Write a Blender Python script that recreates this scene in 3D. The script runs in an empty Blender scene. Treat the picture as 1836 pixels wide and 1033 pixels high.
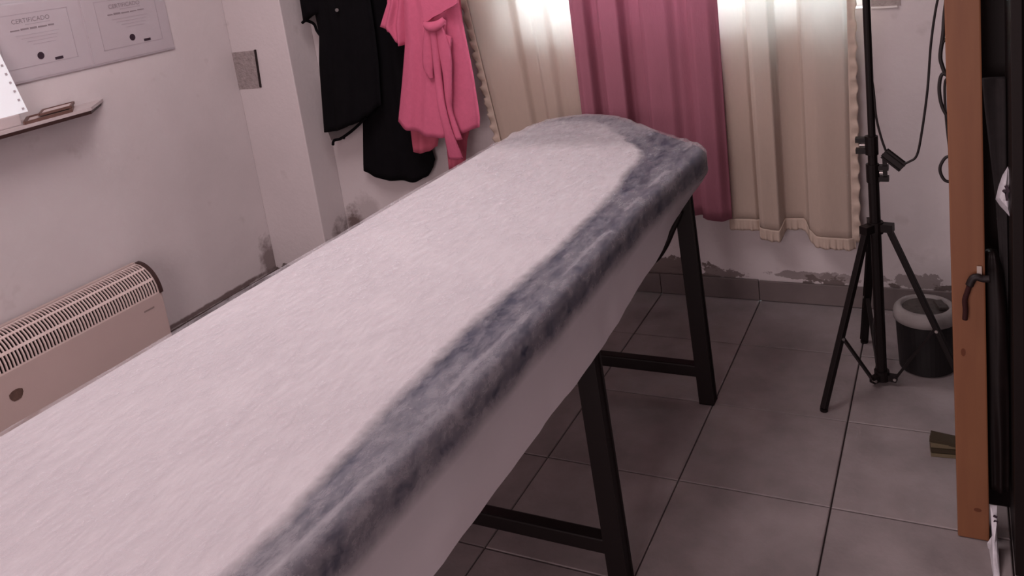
import bpy, bmesh, math, random
from mathutils import Vector, Matrix, Euler, noise
random.seed(7)
T = 0.36                      # one floor tile in metres; all coordinates below are in tiles (A/E joint = origin)
S = bpy.context.scene
C = S.collection

# ---------------------------------------------------------------- camera
FPX, CX, CY, W, H = 1542.1, 918.0, 218.33, 1836.0, 1033.0
CAM = Vector((2.7894, -5.0202, 3.8328)); CROT = Euler((1.3537, 0.1331, 0.4646), 'XYZ')
cam = bpy.data.objects.new('camera', bpy.data.cameras.new('camera')); C.objects.link(cam)
cam.location = CAM * T; cam.rotation_euler = CROT
cam.data.sensor_fit = 'HORIZONTAL'; cam.data.sensor_width = 36.0; cam.data.lens = FPX * 36.0 / W
cam.data.shift_y = -(H / 2 - CY) / W; cam.data.clip_start = 0.02
S.camera = cam

# ---------------------------------------------------------------- world, lights, exposure
wd = bpy.data.worlds.new('sky'); S.world = wd; wd.use_nodes = True
bgn = wd.node_tree.nodes['Background']; bgn.inputs[0].default_value = (0.80, 0.93, 1.0, 1); bgn.inputs[1].default_value = 26.0

def area(name, loc, rot, sx, sy, power, col):
    l = bpy.data.lights.new(name, 'AREA'); l.shape = 'RECTANGLE'; l.size = sx; l.size_y = sy
    l.energy = power; l.color = col
    o = bpy.data.objects.new(name, l); C.objects.link(o); o.location = Vector(loc) * T; o.rotation_euler = rot
    return o
area('ceiling_light', (-1.2, -1.0, 6.85), (0, 0, 0), 1.1, 1.1, 30.0, (1.0, 0.87, 0.89))
area('front_fill_light', (0.8, -7.5, 3.0), (math.radians(90), 0, 0), 1.1, 2.0, 40.0, (1.0, 0.82, 0.84))  # added fill from behind the camera; the wall has no opening there
vs = S.view_settings
vs.view_transform = 'Standard'; vs.look = 'None'; vs.exposure = 0.0; vs.gamma = 1.0; vs.use_curve_mapping = False

# ---------------------------------------------------------------- helpers
CM = CROT.to_matrix()
def at(px, py, ax, val):
    """point of the place seen at a pixel of the photograph, on the plane axis = val"""
    d = CM @ Vector(((px - CX) / FPX, -(py - CY) / FPX, -1.0))
    return CAM + d * ((val - CAM[ax]) / d[ax])

ORG = {}
def link(name, me, parent=None, base=None):
    """me holds place coordinates in tiles; the object's origin goes to base"""
    o = bpy.data.objects.new(name, me); C.objects.link(o)
    if base is None:
        base = ORG[parent.name] if parent else Vector((0, 0, 0))
    base = Vector(base)
    me.transform(Matrix.Translation(-base)); me.transform(Matrix.Scale(T, 4)); me.update()
    ORG[o.name] = base
    if parent:
        o.parent = parent; o.location = (base - ORG[parent.name]) * T
    else:
        o.location = base * T
    return o
def obj(name, geo, mat, parent=None, base=None, smooth=False, kind=None):
    if isinstance(geo, bmesh.types.BMesh):
        bmesh.ops.recalc_face_normals(geo, faces=geo.faces[:])
        me = bpy.data.meshes.new(name); geo.to_mesh(geo_me := me); geo.free()
    else:
        me = bpy.data.meshes.new(name); me.from_pydata([tuple(v) for v in geo[0]], [], geo[1]); me.update()
        bm = bmesh.new(); bm.from_mesh(me); bmesh.ops.recalc_face_normals(bm, faces=bm.faces[:]); bm.to_mesh(me); bm.free()
    if smooth:
        for p in me.polygons: p.use_smooth = True
    me.materials.append(mat)
    o = link(name, me, parent, base)
    if kind: o['kind'] = kind
    return o
def tag(o, label, cat, group=None):
    o['label'] = label; o['category'] = cat
    if group: o['group'] = group
    return o
def thing(name, base, label, cat, group=None):
    o = bpy.data.objects.new(name, None); C.objects.link(o); o.empty_display_size = 0.05
    o.location = Vector(base) * T; ORG[o.name] = Vector(base)
    return tag(o, label, cat, group)
def struct(name, geo, mat, **k):
    o = obj(name, geo, mat, **k); o['kind'] = 'structure'; return o

def box(bm, x0, x1, y0, y1, z0, z1, bev=0.0):
    r = bmesh.ops.create_cube(bm, size=1.0)
    vs_ = r['verts']
    for v in vs_:
        v.co = Vector(((x0 + x1) / 2 + v.co.x * (x1 - x0), (y0 + y1) / 2 + v.co.y * (y1 - y0), (z0 + z1) / 2 + v.co.z * (z1 - z0)))
    if bev:
        es = list({e for v in vs_ for e in v.link_edges})
        bmesh.ops.bevel(bm, geom=es, offset=bev, segments=2, profile=0.6, affect='EDGES')
    return bm
def nbox(*a, **k): return box(bmesh.new(), *a, **k)
def beam(bm, a, b, w, d, up=(0, 0, 1), bev=0.0):
    """square bar from a to b"""
    a, b = Vector(a), Vector(b); ax = (b - a).normalized(); s = ax.cross(Vector(up))
    if s.length < 1e-4: s = ax.cross(Vector((0, 1, 0)))
    s.normalize(); t = s.cross(ax).normalized()
    r = bmesh.ops.create_cube(bm, size=1.0); L = (b - a).length
    for v in r['verts']:
        c = v.co.copy(); v.co = (a + b) / 2 + s * c.x * w + t * c.y * d + ax * c.z * L
    if bev:
        es = list({e for v in r['verts'] for e in v.link_edges})
        bmesh.ops.bevel(bm, geom=es, offset=bev, segments=2, profile=0.6, affect='EDGES')
    return bm
def spline(pts, n=8):
    P = [Vector(p) for p in pts]; out = []
    for i in range(len(P) - 1):
        p0 = P[max(i - 1, 0)]; p1 = P[i]; p2 = P[i + 1]; p3 = P[min(i + 2, len(P) - 1)]
        for k in range(n):
            t = k / n
            out.append(0.5 * (2 * p1 + (p2 - p0) * t + (2 * p0 - 5 * p1 + 4 * p2 - p3) * t * t + (3 * p1 - p0 - 3 * p2 + p3) * t ** 3))
    out.append(P[-1]); return out
def tube(bm, pts, r, seg=10):
    """round tube along points; r a number or one per point"""
    pts = [Vector(p) for p in pts]; n = len(pts); rings = []; prev = None
    for i, p in enumerate(pts):
        d = (pts[min(i + 1, n - 1)] - pts[max(i - 1, 0)]).normalized()
        if prev is None:
            s = d.cross(Vector((0, 0, 1)));
            if s.length < 1e-3: s = d.cross(Vector((1, 0, 0)))
        else:
            s = prev - d * prev.dot(d)
        s.normalize(); prev = s; t = d.cross(s)
        rr = r[i] if isinstance(r, (list, tuple)) else r
        rings.append([bm.verts.new(p + (s * math.cos(2 * math.pi * k / seg) + t * math.sin(2 * math.pi * k / seg)) * rr) for k in range(seg)])
    for a, b in zip(rings, rings[1:]):
        for k in range(seg): bm.faces.new((a[k], a[(k + 1) % seg], b[(k + 1) % seg], b[k]))
    bm.faces.new(rings[0][::-1]); bm.faces.new(rings[-1])
    return bm
def lathe(bm, cx, cy, prof, seg=40):
    """prof: (radius, z) list from the axis outwards and round"""
    rings = []
    for r, z in prof:
        if r < 1e-6: rings.append([bm.verts.new((cx, cy, z))])
        else: rings.append([bm.verts.new((cx + r * math.cos(2 * math.pi * k / seg), cy + r * math.sin(2 * math.pi * k / seg), z)) for k in range(seg)])
    for a, b in zip(rings, rings[1:]):
        for k in range(seg):
            k2 = (k + 1) % seg
            if len(a) == 1 and len(b) == 1: continue
            if len(a) == 1: bm.faces.new((a[0], b[k], b[k2]))
            elif len(b) == 1: bm.faces.new((a[k], a[k2], b[0]))
            else: bm.faces.new((a[k], a[k2], b[k2], b[k]))
    return bm
def lerp(a, b, t): return a + (b - a) * t
def interp(tab, x, smooth=True):
    if x <= tab[0][0]: return tab[0][1]
    for (x0, y0), (x1, y1) in zip(tab, tab[1:]):
        if x <= x1:
            t = (x - x0) / (x1 - x0)
            if smooth: t = t * t * (3 - 2 * t)
            return lerp(y0, y1, t)
    return tab[-1][1]
def nz(x, y, z=0.0): return noise.noise(Vector((x, y, z)))

# ---------------------------------------------------------------- materials
def mat(name, col, rough=0.7, spec=0.3, metal=0.0, var=0.0, vscale=6.0, bump=0.0, bscale=40.0, stretch=(1, 1, 1), trans=0.0, rnd=0.0, col2=None, sheen=0.0):
    m = bpy.data.materials.new(name); m.use_nodes = True; N = m.node_tree; n = N.nodes; L = N.links
    b = n['Principled BSDF']; out = n['Material Output']
    b.inputs['Base Color'].default_value = (*col, 1); b.inputs['Roughness'].default_value = rough
    b.inputs['Specular IOR Level'].default_value = spec; b.inputs['Metallic'].default_value = metal
    if sheen: b.inputs['Sheen Weight'].default_value = sheen
    geo = n.new('ShaderNodeNewGeometry'); mp = n.new('ShaderNodeMapping'); mp.inputs['Scale'].default_value = stretch
    L.new(geo.outputs['Position'], mp.inputs['Vector'])
    csock = None
    if var or col2:
        no = n.new('ShaderNodeTexNoise'); no.inputs['Scale'].default_value = vscale; no.inputs['Detail'].default_value = 5; no.inputs['Roughness'].default_value = 0.6
        L.new(mp.outputs[0], no.inputs['Vector'])
        rp = n.new('ShaderNodeValToRGB'); rp.color_ramp.elements[0].position = 0.3; rp.color_ramp.elements[1].position = 0.7
        c2 = col2 if col2 else tuple(c * (1 - var) for c in col)
        rp.color_ramp.elements[0].color = (*c2, 1); rp.color_ramp.elements[1].color = (*col, 1)
        L.new(no.outputs['Fac'], rp.inputs['Fac']); csock = rp.outputs['Color']
    if rnd:
        oi = n.new('ShaderNodeObjectInfo'); mr = n.new('ShaderNodeMapRange'); mr.inputs['To Min'].default_value = 1 - rnd; mr.inputs['To Max'].default_value = 1 + rnd
        L.new(oi.outputs['Random'], mr.inputs['Value'])
        mx = n.new('ShaderNodeMix'); mx.data_type = 'RGBA'; mx.blend_type = 'MULTIPLY'; mx.inputs['Factor'].default_value = 1
        cb = n.new('ShaderNodeCombineColor')
        for k in range(3): L.new(mr.outputs[0], cb.inputs[k])
        if csock: L.new(csock, mx.inputs['A'])
        else: mx.inputs['A'].default_value = (*col, 1)
        L.new(cb.outputs[0], mx.inputs['B']); csock = mx.outputs['Result']
    if csock: L.new(csock, b.inputs['Base Color'])
    if bump:
        n2 = n.new('ShaderNodeTexNoise'); n2.inputs['Scale'].default_value = bscale; n2.inputs['Detail'].default_value = 4
        L.new(mp.outputs[0], n2.inputs['Vector'])
        bp = n.new('ShaderNodeBump'); bp.inputs['Strength'].default_value = bump; bp.inputs['Distance'].default_value = 0.01
        L.new(n2.outputs['Fac'], bp.inputs['Height']); L.new(bp.outputs[0], b.inputs['Normal'])
    if trans:
        tr = n.new('ShaderNodeBsdfTranslucent'); mxs = n.new('ShaderNodeMixShader'); mxs.inputs[0].default_value = trans
        if csock: L.new(csock, tr.inputs['Color'])
        else: tr.inputs['Color'].default_value = (*col, 1)
        L.new(b.outputs[0], mxs.inputs[1]); L.new(tr.outputs[0], mxs.inputs[2]); L.new(mxs.outputs[0], out.inputs['Surface'])
    return m

def wall_mat(name, base, blobs=(), peel=None):
    """painted plaster; blobs = (x, y, z, rx, ry, rz, strength) stains in tiles, peel = height in tiles where paint has come off"""
    m = mat(name, base, rough=0.85, spec=0.15, var=0.10, vscale=2.2, bump=0.10, bscale=60)
    N = m.node_tree; n = N.nodes; L = N.links; b = n['Principled BSDF']
    csock = b.inputs['Base Color'].links[0].from_socket
    geo = n['Geometry'] if 'Geometry' in n else [x for x in n if x.type == 'NEW_GEOMETRY'][0]
    pos = geo.outputs['Position']
    no = n.new('ShaderNodeTexNoise'); no.inputs['Scale'].default_value = 18; no.inputs['Detail'].default_value = 6; no.inputs['Roughness'].default_value = 0.65
    L.new(pos, no.inputs['Vector'])
    def math_(op, a, bb=None):
        x = n.new('ShaderNodeMath'); x.operation = op
        for i, s in enumerate((a, bb)):
            if s is None: continue
            if isinstance(s, (int, float)): x.inputs[i].default_value = s
            else: L.new(s, x.inputs[i])
        return x.outputs[0]
    def mixc(fac, c):
        nonlocal csock
        mx = n.new('ShaderNodeMix'); mx.data_type = 'RGBA'
        L.new(fac, mx.inputs['Factor']); L.new(csock, mx.inputs['A']); mx.inputs['B'].default_value = (*c, 1)
        csock = mx.outputs['Result']
    # a few small smudges
    no3 = n.new('ShaderNodeTexNoise'); no3.inputs['Scale'].default_value = 9; no3.inputs['Detail'].default_value = 3
    L.new(pos, no3.inputs['Vector'])
    r3 = n.new('ShaderNodeMapRange'); r3.inputs['From Min'].default_value = 0.66; r3.inputs['From Max'].default_value = 0.78; r3.inputs['To Max'].default_value = 0.35
    L.new(no3.outputs['Fac'], r3.inputs['Value']); mixc(r3.outputs[0], (0.30, 0.24, 0.23))
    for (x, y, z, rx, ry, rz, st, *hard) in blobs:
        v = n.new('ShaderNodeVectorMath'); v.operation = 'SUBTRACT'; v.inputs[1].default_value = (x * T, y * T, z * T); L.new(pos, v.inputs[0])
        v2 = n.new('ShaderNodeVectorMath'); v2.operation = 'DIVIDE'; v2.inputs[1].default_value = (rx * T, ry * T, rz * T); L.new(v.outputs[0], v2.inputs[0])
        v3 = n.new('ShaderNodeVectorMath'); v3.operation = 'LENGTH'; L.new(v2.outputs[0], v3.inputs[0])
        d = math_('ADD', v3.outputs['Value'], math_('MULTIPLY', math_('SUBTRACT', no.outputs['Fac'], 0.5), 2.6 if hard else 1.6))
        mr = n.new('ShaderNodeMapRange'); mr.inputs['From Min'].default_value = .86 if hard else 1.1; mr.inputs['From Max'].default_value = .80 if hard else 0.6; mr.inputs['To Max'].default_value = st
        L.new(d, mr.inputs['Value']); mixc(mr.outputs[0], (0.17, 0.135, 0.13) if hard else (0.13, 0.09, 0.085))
    if peel:
        sp = n.new('ShaderNodeSeparateXYZ'); L.new(pos, sp.inputs[0])
        no2 = n.new('ShaderNodeTexNoise'); no2.inputs['Scale'].default_value = 14; no2.inputs['Detail'].default_value = 7; no2.inputs['Roughness'].default_value = 0.6
        mp = n.new('ShaderNodeMapping'); mp.inputs['Scale'].default_value = (0.6, 0.6, 1); L.new(pos, mp.inputs['Vector']); L.new(mp.outputs[0], no2.inputs['Vector'])
        edge = math_('ADD', sp.outputs['Z'], math_('MULTIPLY', math_('SUBTRACT', 0.5, no2.outputs['Fac']), 0.20))
        mr = n.new('ShaderNodeMapRange'); mr.inputs['From Min'].default_value = peel * T + 0.002; mr.inputs['From Max'].default_value = peel * T - 0.002
        L.new(edge, mr.inputs['Value']); mixc(mr.outputs[0], (0.15, 0.12, 0.115))
    L.new(csock, b.inputs['Base Color'])
    return m

XW, YB, YP, XE = -4.85, 2.93, 2.47, -3.98      # left wall, back wall, pilaster front, pilaster edge
XR, YF, ZC = 4.7, -7.6, 7.0
WALLC = (0.60, 0.545, 0.55)
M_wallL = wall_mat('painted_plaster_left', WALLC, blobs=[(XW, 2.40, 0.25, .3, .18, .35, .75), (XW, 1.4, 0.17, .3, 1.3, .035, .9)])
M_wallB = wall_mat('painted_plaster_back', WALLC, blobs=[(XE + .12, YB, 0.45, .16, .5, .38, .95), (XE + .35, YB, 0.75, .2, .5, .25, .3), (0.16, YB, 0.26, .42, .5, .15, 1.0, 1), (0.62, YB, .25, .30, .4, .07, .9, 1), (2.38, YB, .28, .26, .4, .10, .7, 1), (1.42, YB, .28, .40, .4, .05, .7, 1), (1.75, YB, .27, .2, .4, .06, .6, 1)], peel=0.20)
M_front = mat('red_bounce_plaster', (0.42, 0.20, 0.19), rough=0.9, var=0.08)  # unseen wall, red chosen to throw a reddish bounce into the room
M_ceil = mat('white_ceiling_paint', (0.62, 0.56, 0.56), rough=0.9, var=0.04)
M_sub = mat('grout', (0.13, 0.105, 0.10), rough=0.95, var=0.3, vscale=30)
M_tile = mat('grey_ceramic_tile', (0.29, 0.25, 0.25), rough=0.55, spec=0.3, var=0.40, vscale=5.0, bump=0.06, bscale=90, rnd=0.06)
M_skirt = mat('brown_grey_skirting_tile', (0.16, 0.13, 0.128), rough=0.6, spec=0.3, var=0.25, vscale=6, rnd=0.08)
M_cement = mat('rough_cement', (0.37, 0.315, 0.31), rough=0.95, spec=0.1, var=0.35, vscale=45, bump=0.5, bscale=120)
M_gap = mat('dark_gap', (0.02, 0.012, 0.012), rough=0.9)

# ---------------------------------------------------------------- room shell
floor = struct('floor', nbox(XW - .3, XR + .3, YF - .3, YB + .3, -0.30, -0.035), M_sub)
g = 0.005
tile_cache = {}
for i in range(-5, 5):
    for j in range(-8, 3):
        x0, x1, y0, y1 = max(i, XW), min(i + 1, XR), max(j, YF), min(j + 1, YB)
        w, d = round(x1 - x0, 3), round(y1 - y0, 3)
        if w < .05 or d < .05: continue
        if (w, d) not in tile_cache:
            bm = nbox(g, w - g, g, d - g, -0.036, 0.0)
            top = [e for e in bm.edges if all(v.co.z > -.001 for v in e.verts)]
            bmesh.ops.bevel(bm, geom=top, offset=0.005, segments=1, affect='EDGES')
            me = bpy.data.meshes.new('tile'); bm.to_mesh(me); bm.free(); me.transform(Matrix.Scale(T, 4)); me.materials.append(M_tile)
            tile_cache[(w, d)] = me
        o = bpy.data.objects.new('tile', tile_cache[(w, d)]); C.objects.link(o); o.parent = floor
        o.location = Vector((x0, y0, random.uniform(-.004, 0))) * T
struct('ceiling', nbox(XW - .3, XR + .3, YF - .3, YB + .6, ZC, ZC + .3), M_ceil)
WX0, WX1, WZ0, WZ1 = -1.30, 2.10, 2.80, 6.0
bm = bmesh.new()
box(bm, XW - .3, WX0, YB, YB + .42, 0, ZC); box(bm, WX1, XR + .3, YB, YB + .42, 0, ZC)
box(bm, WX0, WX1, YB, YB + .42, 0, WZ0); box(bm, WX0, WX1, YB, YB + .42, WZ1, ZC)
wall_back = struct('wall_back', bm, M_wallB)
bm = nbox(XW - .3, XW, YF - .3, YB, 0, ZC)
wall_left = struct('wall_left', bm, M_wallL)
struct('wall_right', nbox(XR, XR + .3, YF - .3, YB, 0, ZC), M_wallL)
struct('wall_front', nbox(XW, XR, YF - .3, YF, 0, ZC), M_front)
pil = struct('wall_pilaster', nbox(XW, XE, YP, YB, 0, ZC, bev=0.012), M_wallB)
# skirting: rows of cut tiles
def skirting(name, parent_bm, pieces, h, M_skirt=M_skirt):
    b = struct(name, parent_bm, M_skirt)
    for (x0, x1, y0, y1) in pieces:
        obj('tile', nbox(x0, x1, y0, y1, 0.004, h + random.uniform(-.006, .006), bev=0.006), M_skirt, parent=b)
skirting('baseboard_back', nbox(XE, XR, YB - .012, YB - .001, 0, .19), [(max(i + .003, XE), min(i + .997, XR), YB - .035, YB - .012) for i in range(-4, 5)], 0.215)
skirting('baseboard_left', nbox(XW + .001, XW + .012, YF, YP, 0, .13), [(XW + .012, XW + .035, j + .006, min(j + .994, YP)) for j in range(-8, 3)], 0.15, mat('dirty_brown_skirting', (0.085, 0.058, 0.055), rough=.8, var=.35, vscale=12))
# cement patches where boxes were set into the plaster
def outline_plate(pts, n, depth):
    """thin plate from a list of points; depth along n"""
    bm = bmesh.new(); a = [bm.verts.new(p) for p in pts]; b = [bm.verts.new(Vector(p) + Vector(n) * depth) for p in pts]
    bm.faces.new(a); bm.faces.new(b[::-1])
    for k in range(len(pts)): bm.faces.new((a[k], a[(k + 1) % len(pts)], b[(k + 1) % len(pts)], b[k]))
    return bm
pp = [at(x, y, 1, YP - .002) for x, y in [(404, 96), (430, 93), (458, 90), (463, 122), (469, 158), (424, 161), (418, 146), (421, 134), (413, 122), (409, 110)]]
o = obj('cement_patch', outline_plate(pp, (0, 1, 0), .01), M_cement, parent=pil)
a, b_ = at(457.5, 89, 1, YP - .006), at(467.5, 156, 1, YP - .006)
obj('slot', beam(bmesh.new(), a, b_, 0.022, 0.02, up=(0, 1, 0)), M_gap, parent=pil)
pp = [at(x, y, 1, YB - .002) for x, y in [(1563, -40), (1612, -42), (1616, 10), (1562, 13)]]
obj('cement_patch', outline_plate(pp, (0, 1, 0), .01), M_cement, parent=wall_back)
obj('patch_edge', beam(bmesh.new(), at(1562, 14, 1, YB - .01), at(1609, 11.5, 1, YB - .01), 0.014, 0.014, up=(0, 1, 0)), mat('white_plaster_edge', (.72, .68, .67)), parent=wall_back)

# window behind the curtains
M_frame = mat('white_window_frame', (0.7, 0.7, 0.7), rough=0.4)
M_glass = bpy.data.materials.new('window_glass'); M_glass.use_nodes = True
n = M_glass.node_tree.nodes; L = M_glass.node_tree.links
tb = n.new('ShaderNodeBsdfTransparent'); gb = n.new('ShaderNodeBsdfGlossy'); gb.inputs['Roughness'].default_value = 0.02; ms = n.new('ShaderNodeMixShader'); ms.inputs[0].default_value = 0.06
L.new(tb.outputs[0], ms.inputs[1]); L.new(gb.outputs[0], ms.inputs[2]); L.new(ms.outputs[0], n['Material Output'].inputs['Surface'])
bm = bmesh.new(); fy0, fy1 = YB + .18, YB + .28
box(bm, WX0, WX0 + .12, fy0, fy1, WZ0, WZ1); box(bm, WX1 - .12, WX1, fy0, fy1, WZ0, WZ1)
box(bm, WX0 + .12, WX1 - .12, fy0, fy1, WZ0, WZ0 + .12); box(bm, WX0 + .12, WX1 - .12, fy0, fy1, WZ1 - .12, WZ1)
win = struct('window_1', bm, M_frame)
obj('mullion', nbox(.34, .46, fy0 + .005, fy1 - .005, WZ0 + .12, WZ1 - .12), M_frame, parent=win)
for a0, a1 in ((WX0 + .12, .34), (.46, WX1 - .12)):
    obj('pane', nbox(a0, a1, fy0 + .04, fy0 + .055, WZ0 + .12, WZ1 - .12), M_glass, parent=win)

# ---------------------------------------------------------------- massage table
M_black = mat('black_painted_steel', (0.0075, 0.0045, 0.0045), rough=0.5, spec=0.2)
M_navy = mat('navy_upholstery', (0.036, 0.042, 0.075), rough=0.55, spec=0.3, var=0.3, vscale=12)
M_pad = bpy.data.materials.new('white_fleece_pad')
ZT = 2.05
YN = -5.6                      # near end of the bed, outside the frame
RIGHT = [(YN, .93), (-3.4, .93), (-2.5, .955), (-1.5, .955), (0.0, .955), (.7, .99), (1.05, 1.02), (1.22, 1.02), (1.32, .96), (1.55, .71), (1.9, .34), (2.2, .04), (2.32, -.10), (2.375, -.26), (2.39, -.40)]
LEFT = [(YN, -.88), (-2.2, -.86), (1.2, -.855), (1.66, -.82), (2.06, -.775), (2.22, -.71), (2.31, -.62), (2.37, -.50), (2.39, -.40)]
def bed_rows(n=150):
    ys = []
    for k in range(n + 1):
        t = k / n
        if t < .6: ys.append(lerp(YN, 1.0, t / .6))
        else:
            s = (t - .6) / .4; ys.append(1.0 + 1.39 * (1 - (1 - s) ** 1.7))
    return ys
def bed_shell(inset, ztop, zbot, rnd, wrinkle, hem=None, ncol=56, closed=False, tuck=0.0):
    ys = bed_rows(); verts = []; faces = []; info = []
    rows = []
    for y in ys:
        xl, xr = interp(LEFT, y, False), interp(RIGHT, y, False)
        mid = (xl + xr) / 2
        xl = min(xl + inset, mid); xr = max(xr - inset, mid)
        yy = min(y, 2.39 - inset)
        row = []
        for c in range(ncol + 1):
            u = c / ncol; u2 = .5 - .5 * math.cos(math.pi * u); u2 = lerp(u, u2, .55)
            x = lerp(xl, xr, u2)
            z = ztop
            if wrinkle: z += wrinkle(x, yy, xl, xr)
            row.append(len(verts)); verts.append(Vector((x, yy, z)))
        rows.append(row)
    for a, b in zip(rows, rows[1:]):
        for c in range(ncol): faces.append((a[c], a[c + 1], b[c + 1], b[c]))
    loop = [r[0] for r in rows] + rows[-1][1:-1] + [r[-1] for r in rows[::-1]]
    # outward normals of the loop
    P = [verts[i] for i in loop]; nrm = []
    for k in range(len(P)):
        a = P[max(k - 2, 0)]; b = P[min(k + 2, len(P) - 1)]; d = (b - a); d.z = 0
        if d.length < 1e-6: d = Vector((1, 0, 0))
        d.normalize(); nrm.append(Vector((-d.y, d.x, 0)))
    for _ in range(6):
        nrm = [((nrm[max(k - 1, 0)] + nrm[k] * 2 + nrm[min(k + 1, len(nrm) - 1)]).normalized()) for k in range(len(nrm))]
    prev = loop; K = 16; rows_d = []
    s = 0.0; acc = [0.0]
    for k in range(1, len(P)): acc.append(acc[-1] + (P[k] - P[k - 1]).length)
    for q in range(1, K + 1):
        t = q / K; ring = []
        for k, p in enumerate(P):
            hz = hem(p, nrm[k]) if hem else zbot
            if q <= 5:
                a = q / 5 * math.pi / 2; out = rnd * math.sin(a); z = p.z - rnd * (1 - math.cos(a))
            else:
                tt = (q - 5) / (K - 5); z = lerp(p.z - rnd, hz, tt); out = rnd
                if wrinkle:
                    f = max(0, min(1, (1.86 - z) / .16))
                    out += .010 * f + f * (.009 * nz(acc[k] * 1.6, tt * 1.2, 3) + .006 * nz(acc[k] * 7, tt * 2, 9)) - tuck * f * max(0, min(1, (p.y - .1) / 1.0))
            ring.append(len(verts)); verts.append(Vector((p.x, p.y, 0)) + nrm[k] * out + Vector((0, 0, z)))
        for k in range(len(P) - 1): faces.append((prev[k], ring[k], ring[k + 1], prev[k + 1]))
        prev = ring
    if closed:
        faces.append(tuple(prev)); faces.append(tuple(rows[0]) )
    return verts, faces
bed = thing('massage_table', (0.03, -1.9, 0), 'long padded treatment table on black steel trestle legs, under a thin white sheet', 'massage table')
obj('mattress', bed_shell(.02, ZT - .014, 1.85, .06, None, closed=False), M_navy, parent=bed, smooth=True)
obj('base_board', nbox(-.84, .93, YN + .1, 1.15, 1.76, 1.85, bev=.01), mat('dark_board', (.03, .022, .02), rough=.7), parent=bed)
YL = (1.025, -1.03, -3.4)
lw = .098
for yl in (1.025, -1.03, -3.6):
    for s, (xf, xt) in ((1, (.955, .905)), (-1, (-.895, -.845))):
        obj('leg', beam(bmesh.new(), (xf - (0.05 if s > 0 else -.05) * .0, yl, 0.0), (xt, yl, 1.76), lw, lw, up=(0, 1, 0), bev=.012), M_black, parent=bed)
    obj('crossbar', nbox(-.88, .93, yl - .045, yl + .045, .225, .325, bev=.012), M_black, parent=bed)
for x in (-.80, .86):
    obj('side_rail', nbox(x - .045, x + .045, YN + .3, 1.07, 1.67, 1.76, bev=.01), M_black, parent=bed)
st = spline([at(1222, 380, 1, .95), at(1205, 415, 1, .95), at(1190, 445, 1, .95), at(1172, 468, 1, .95), at(1140, 480, 1, .95)], 6)
obj('strap', tube(bmesh.new(), st, [.012 + .014 * math.sin(math.pi * k / (len(st) - 1)) for k in range(len(st))], 8), M_black, parent=bed, smooth=True)
# fleece pad lying on the mattress (seen through the sheet)
n = None
M_pad.use_nodes = True; N = M_pad.node_tree; n = N.nodes; L = N.links; b = n['Principled BSDF']
b.inputs['Base Color'].default_value = (0.52, 0.495, 0.515, 1); b.inputs['Roughness'].default_value = 0.95
at_n = n.new('ShaderNodeAttribute'); at_n.attribute_name = 'fluff'
geo = n.new('ShaderNodeNewGeometry'); no = n.new('ShaderNodeTexNoise'); no.inputs['Scale'].default_value = 45; no.inputs['Detail'].default_value = 5
L.new(geo.outputs['Position'], no.inputs['Vector'])
ad = n.new('ShaderNodeMath'); ad.operation = 'MULTIPLY_ADD'; L.new(no.outputs['Fac'], ad.inputs[0]); ad.inputs[1].default_value = 0.5; L.new(at_n.outputs['Fac'], ad.inputs[2])
mr = n.new('ShaderNodeMapRange'); mr.inputs['From Min'].default_value = 0.25; mr.inputs['From Max'].default_value = 1.1; L.new(ad.outputs[0], mr.inputs['Value'])
tb = n.new('ShaderNodeBsdfTransparent'); ms = n.new('ShaderNodeMixShader'); L.new(mr.outputs[0], ms.inputs[0]); L.new(tb.outputs[0], ms.inputs[1]); L.new(b.outputs[0], ms.inputs[2])
L.new(ms.outputs[0], n['Material Output'].inputs['Surface'])
PADR = [(YN, .82), (-3.4, .81), (-2.4, .75), (-1.9, .73), (-.7, .76), (-.2, .75), (.3, .72), (.75, .67), (1.0, .65), (1.15, .60), (1.3, .50), (1.5, .34), (1.9, .05), (2.2, -.2), (2.3, -.4)]
verts = []; faces = []; dens = []
ys = [lerp(YN + .05, 2.26, k / 160) for k in range(161)]; nc = 40
for r, y in enumerate(ys):
    xl = interp(LEFT, y) + .05; xr = max(interp(PADR, y) + .02 * nz(y * 3, 1), xl + .02)
    xm = interp(LEFT, y) + .02
    for q in range(5):
        aa = (5 - q) / 5 * math.pi / 2; verts.append(Vector((xm - .0615 * math.sin(aa), y, ZT - .006 - .0615 * (1 - math.cos(aa))))); dens.append(1.0)
    xl = xm
    for c in range(nc + 1):
        u = c / nc; u = 1 - (1 - u) ** 1.6; x = lerp(xl, xr, u); verts.append(Vector((x, y, ZT - .0125 + .007 * min(1, (xr - x) / .06))))
        e = min((xr - x) / .085, (2.3 - y) / .5 , 1.0)
        if y > 1.0: e = min(e, lerp(1, .55, min(1, (y - 1.0) / .5)))
        dens.append(max(0, e))
for r in range(160):
    for c in range(nc + 5):
        a = r * (nc + 6) + c; faces.append((a, a + 1, a + nc + 7, a + nc + 6))
pad = obj('fleece_pad', (verts, faces), M_pad, base=(0, -1.9, ZT - .0125), smooth=True)
atr = pad.data.attributes.new('fluff', 'FLOAT', 'POINT')
for k, v in enumerate(dens): atr.data[k].value = v
tag(pad, 'white fleece pad lying beneath the thin sheet on the treatment table', 'pad')
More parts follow.
